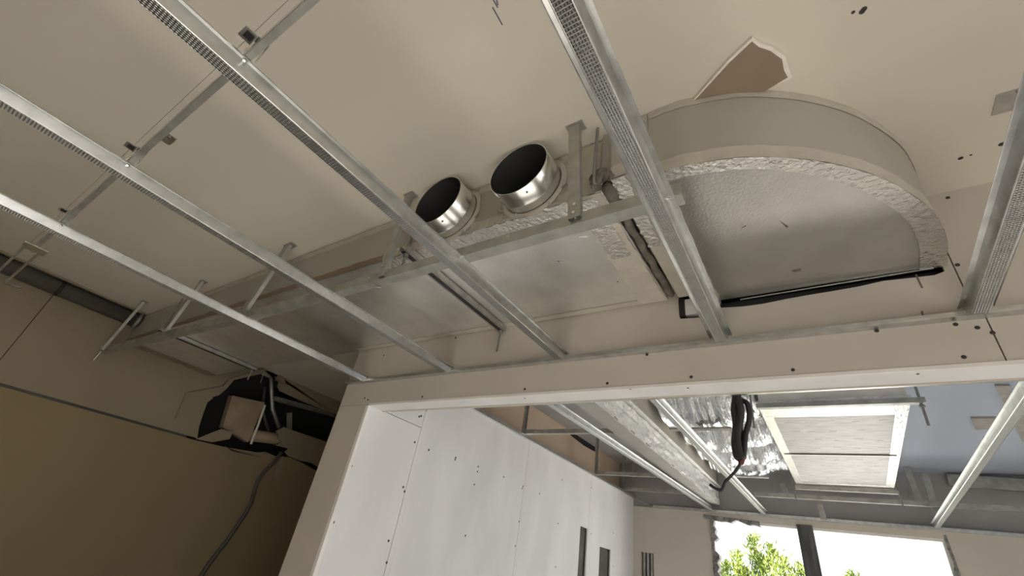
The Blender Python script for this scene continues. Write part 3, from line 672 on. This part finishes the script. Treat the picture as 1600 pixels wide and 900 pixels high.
# hangers above the white wall, with noggins
def stud(y, lab, nog=None):
    t = thing('grid_hanger', (WX+.02, y, ZW), lab, 'hanger', 'hangers above the white wall')
    MB().sweep([(-.02, .016), (-.02, 0), (.02, 0), (.02, .016)], (WX+.012, y, ZW+.002), (WX+.012, y, HC2-.002), .0012, (1, 0, 0)).build('hanger_body', 'zincd', t)
    if nog: MB().sweep([(-.018, .03), (-.018, 0), (.018, 0), (.018, .03)], (WX+.03, y+.03, ZW+.025), (WX+nog, y+.03, ZW+.025), .0012).build('noggin', 'zincd', t)
stud(2.86, 'steel hanger nearest the opening above the white wall', .72)
stud(4.20, 'steel hanger second from the opening above the white wall', .75)
stud(4.93, 'steel hanger third from the opening above the white wall', .80)
stud(5.22, 'steel hanger in the far corner above the white wall')
# bulkhead beam with foil side
bm_ = thing('foil_beam', (-1.08, 3.4, CZ+.82), 'grey boarded beam with a crinkled bright foil side in the far room', 'beam')
MB().box(-1.15, -1.022, Y0+.12, Y1-.01, CZ+.82, CZ+.832).build('soffit_board', 'beamgrey', bm_)
MB().box(-1.15, -1.138, Y0+.12, Y1-.01, CZ+.832, HC2-.002).build('left_board', 'fwall', bm_)
rows = []; rnd = random.Random(11)
for i in range(61):
    y = Y0+.12+(Y1-.012-Y0-.12)*i/60
    rows.append([Vector((-1.02+.012*noise.noise(Vector((y*7, k*.9, 3)))+(.03 if k == 0 else 0)*0, y, CZ+.815+(.155+.012*noise.noise(Vector((y*5, 1, 1))))*k/6)) for k in range(7)])
mb = MB().add([v for r in rows for v in r], [(i*7+k, i*7+k+1, (i+1)*7+k+1, (i+1)*7+k) for i in range(60) for k in range(6)])
mb.build('foil_side', 'brightfoil', bm_)
MB().box(-1.03, -.99, Y0+.12, Y1-.01, CZ+.985, CZ+.99).build('foil_fold', 'brightfoil', bm_)
MB().box(-1.035, -1.028, Y0+.12, Y1-.01, CZ+.832, HC2-.002).build('right_board', 'fwall', bm_)
# foil insulation batts
def batt(ya, yb, x0, x1, z0, sag, seed, lab):
    nx, ny = 60, 24; vs = []
    for j in range(ny+1):
        for i in range(nx+1):
            u, v = i/nx, j/ny; x = x0+(x1-x0)*u; y = ya+(yb-ya)*v + (1-u)*.10
            s = sag*math.sin(math.pi*min(1, max(0, v)))**.6*(.6+.4*math.sin(math.pi*u))
            nz = (noise.noise(Vector((x*16+seed*5, y*2.2, seed)))*.030+noise.noise(Vector((x*40, y*5, seed+4)))*.016)*math.sin(math.pi*v)**.3
            vs.append((x, y+nz*.8, z0-s+nz))
    w = nx+1
    mb = MB().add(vs, [(j*w+i, j*w+i+1, (j+1)*w+i+1, (j+1)*w+i) for j in range(ny) for i in range(nx)])
    tag(mb.build('foil_insulation_batt', 'foil'), lab, 'insulation', 'foil batts beside the hung panel')
for k, (ya, yb, sag, lab) in enumerate(((2.05, 2.95, .07, 'wrinkled foil insulation batt nearest the lintel'), (2.95, 3.62, .09, 'wrinkled foil batt second from the lintel, behind the cable loop'),
                                        (3.62, 4.13, .09, 'wrinkled foil batt third from the lintel, level with the panel seam'), (4.13, 4.60, .09, 'wrinkled foil batt fourth from the lintel'), (4.60, 5.02, .08, 'wrinkled foil insulation batt furthest from the lintel'))):
    batt(ya+.004, yb-.104, -.985, -.325, CZ+1.165, sag*1.9, k+1, lab)
for i, (a, b, z, lab) in enumerate((((1047, 671), (1145, 672), CZ+.972, 'timber-brown batten strip crossing under the nearer foil batts'), ((1150, 744), (1201, 746), CZ+.992, 'metal strip crossing under the farther foil batts'))):
    p = P(*a, 2, z); q = P(*b, 2, z)
    tag(MB().bar(p, Vector((q.x, p.y, p.z)), .05, .012).build('cross_strip', 'strip' if i == 0 else 'zincd'), lab, 'strip')

# hung panel duct
ZU = CZ+.985
hu = thing('hung_duct_unit', (.05, 3.9, ZU), 'large pale grey lined duct box with white edges hung below the far ceiling', 'duct')
ux0, ux1, uy0, uy1 = -.295, .385, 2.78, 5.15
MB().box(ux0+.012, ux1-.012, uy0+.01, uy1-.01, ZU+.004, ZU+.19).build('casing', 'trim', hu)
ys_ = (uy0+.24, 3.90, 4.84)
for i in range(2): MB().box(ux0+.055, ux1-.055, ys_[i]+.02, ys_[i+1]-.03, ZU-.001, ZU+.004).build('lined_panel', 'unit', hu)
rnd = random.Random(17)
for i in range(2):
    for r_ in range(4 if i == 0 else 3):
        for c_ in range(5):
            x = ux0+.10+c_*.115+rnd.uniform(-.015, .015); y = ys_[i]+.12+r_*.19+rnd.uniform(-.02, .02); l = rnd.uniform(.02, .05)
            if y < ys_[i+1]-.06: MB().box(x, x+l, y, y+.010, ZU-.0022, ZU-.001).build('white_dash', 'white', hu)
def rim(x0, x1, y0, y1, nm='edge_flange'): MB().box(x0, x1, y0, y1, ZU-.004, ZU+.010).build(nm, 'foiltape', hu)
rim(ux0, ux0+.055, uy0, uy1); rim(ux1-.055, ux1, uy0, uy1); rim(ux0+.055, ux1-.055, uy0, uy0+.26); rim(ux0+.055, ux1-.055, 4.81, uy1)
MB().box(ux0+.055, ux1-.055, 3.875, 3.915, ZU-.006, ZU+.004).build('seam_flange', 'trim', hu)
MB().box(ux0+.02, ux1-.02, 3.866, 3.874, ZU-.009, ZU-.002).build('painted_seam_shadow', 'sealant', hu)  # dark strip paints a shadow line beside the seam flange
def strutbar(a, b, lab, rods):
    y = P(*a, 2, ZU-.03).y
    p, q = P(*a, 2, ZU-.03), P(*b, 2, ZU-.03); q.y = p.y = (p.y+q.y)/2
    t = thing('strut_bar', p.lerp(q, .5), lab, 'strut')
    MB().sweep([(-.010, .014), (-.017, .014), (-.017, -.012), (.017, -.012), (.017, .014), (.010, .014)], p, q, .002).build('bar_body', 'zincd', t)
    for x in rods:
        MB().tube([(x, p.y-.0, ZU-.15), (x, p.y, HC2-.002)], .006, 8).build('rod', 'rod', t)
        MB().tube([(x, p.y, ZU-.062), (x, p.y, ZU-.050)], .013, 6).build('nut', 'rod', t)
strutbar((1182, 636), (1446, 626), 'strut bar with two rods under the near end of the hung duct box', (ux0-.025, ux1+.025))
strutbar((1243, 762), (1405, 770), 'strut bar with two rods under the window end of the hung duct box', (ux0-.025, ux1+.025))
# rails above the window and vertical drops
YR = 5.05
rr = thing('grid_rail', (.3, YR, P(1476, 793, 1, YR).z), 'long steel rail crossing above the far window', 'rail')
zr = P(1476, 793, 1, YR).z
MB().sweep([(-.022, .035), (-.022, 0), (.022, 0), (.022, .035)], (-.66, YR, zr), (3.1, YR, zr), .0015).build('rail_body', 'zincd', rr)
for (pt, pb, lab) in (((1407, 700), (1438, 786), 'leaning steel drop strip just right of the hung duct box'), ((1446, 740), (1463, 803), 'steel drop strip further right, ending on the wall rail'),
                      ((1281, 788), (1287, 812), 'short steel drop strip between rail and window angle'), ((1222, 755), (1231, 775), 'short steel drop strip behind the window-end foil batt')):
    p, q = P(*pt, 1, YR+.04), P(*pb, 1, YR+.04); p.z = min(p.z, HC2-.004)
    tag(MB().sweep([(-.022, .012), (-.022, 0), (.022, 0), (.022, .012)], q, p, .0015, (0, 1, 0)).build('drop_strip', 'zincd'), lab, 'hanger', 'drop strips above the far window')
p, q = P(1481, 750, 1, Y1-.02), P(1640, 762, 1, Y1-.02)
tag(MB().bar(p, q, .045, .09).build('wall_batten', 'zincd'), 'pale batten on the grey wall above the right furring channel', 'batten')

# hanging cable loop
cl = thing('cable_loop', P(1155, 640, 1, 1.60), 'black cable coiled in a long loop hanging from the lintel', 'cable')
YC = 1.585
def ctube(pts, r, nm, m='black', dy=0):
    Q = smooth3([P(x, y, 1, YC+dy) for x, y in pts]); MB().tube(Q, r, 10).build(nm, m, cl, True)
def smooth3(p, s=6):
    out = []; m = len(p)-1
    for i in range(m*s+1):
        t = i/s; k = min(int(t), m-1); u = t-k
        p0, p1, p2, p3 = p[max(k-1, 0)], p[k], p[k+1], p[min(k+2, m)]
        out.append(.5*((2*p1)+(p2-p0)*u+(2*p0-5*p1+4*p2-p3)*u*u+(3*p1-p0-3*p2+p3)*u**3))
    return out
ctube(((1149, 606), (1149, 622), (1147, 640), (1150, 665), (1148, 690), (1151, 712), (1156, 716)), .0105, 'strand')
ctube(((1150, 606), (1154, 625), (1158, 640), (1156, 660), (1152, 680), (1155, 705), (1159, 716)), .0105, 'strand', dy=-.012)
ctube(((1152, 618), (1158, 625), (1167, 630), (1171, 645), (1170, 660), (1165, 678), (1163, 700), (1161, 716)), .0085, 'strand', dy=.01)
ctube(((1148, 625), (1155, 650), (1157, 670), (1160, 695), (1161, 717)), .008, 'strand', dy=.02)
ctube(((1158, 710), (1160, 717), (1157, 725)), .0075, 'tape_wrap', 'red')
ctube(((1158, 722), (1150, 735), (1140, 746), (1133, 753), (1129, 763), (1125, 766), (1116, 762), (1109, 757)), .0045, 'lead')

# ---- shrub outside
sh = thing('shrub', (-1.1, 8.2, -.35), 'bright green feathery shrub outside the far window', 'shrub')
rnd = random.Random(21); mb = MB(); st = MB()
def plume(base, tip, n, spread):
    base, tip = Vector(base), Vector(tip); st.tube([base, base.lerp(tip, .5), tip], [.035, .02, .005], 6)
    for i in range(n):
        t = .12+.88*rnd.random()**.8; p = base.lerp(tip, t)+Vector((rnd.gauss(0, 1), rnd.gauss(0, 1), rnd.gauss(0, .6)))*spread*(1.12-t)
        d = Vector((rnd.gauss(0, .55), rnd.gauss(0, .55), rnd.uniform(.35, 1.1))).normalized(); w = d.orthogonal().normalized()
        w = Matrix.Rotation(rnd.random()*6.3, 3, d) @ w; l = rnd.uniform(.05, .11); h = l*.12; n2 = d.cross(w)*h*.4
        mb.add([p, p+d*l*.5+w*h+n2, p+d*l, p+d*l*.5-w*h+n2], [(0, 1, 2), (0, 2, 3)])
for (px, py) in ((1150, 872), (1175, 845), (1205, 862), (1225, 880), (1135, 890), (1190, 880), (1250, 893), (1330, 905), (1160, 900), (1115, 880)):
    tip = P(px, py-8, 1, 8.2+rnd.uniform(-.4, .4)); plume((tip.x+rnd.uniform(-.1, .1), tip.y, -.35), tip, 1700, .30)
f_ = mb.build('foliage', 'leaf', sh); f_['kind'] = 'stuff'
st.build('stem', 'bark', sh)
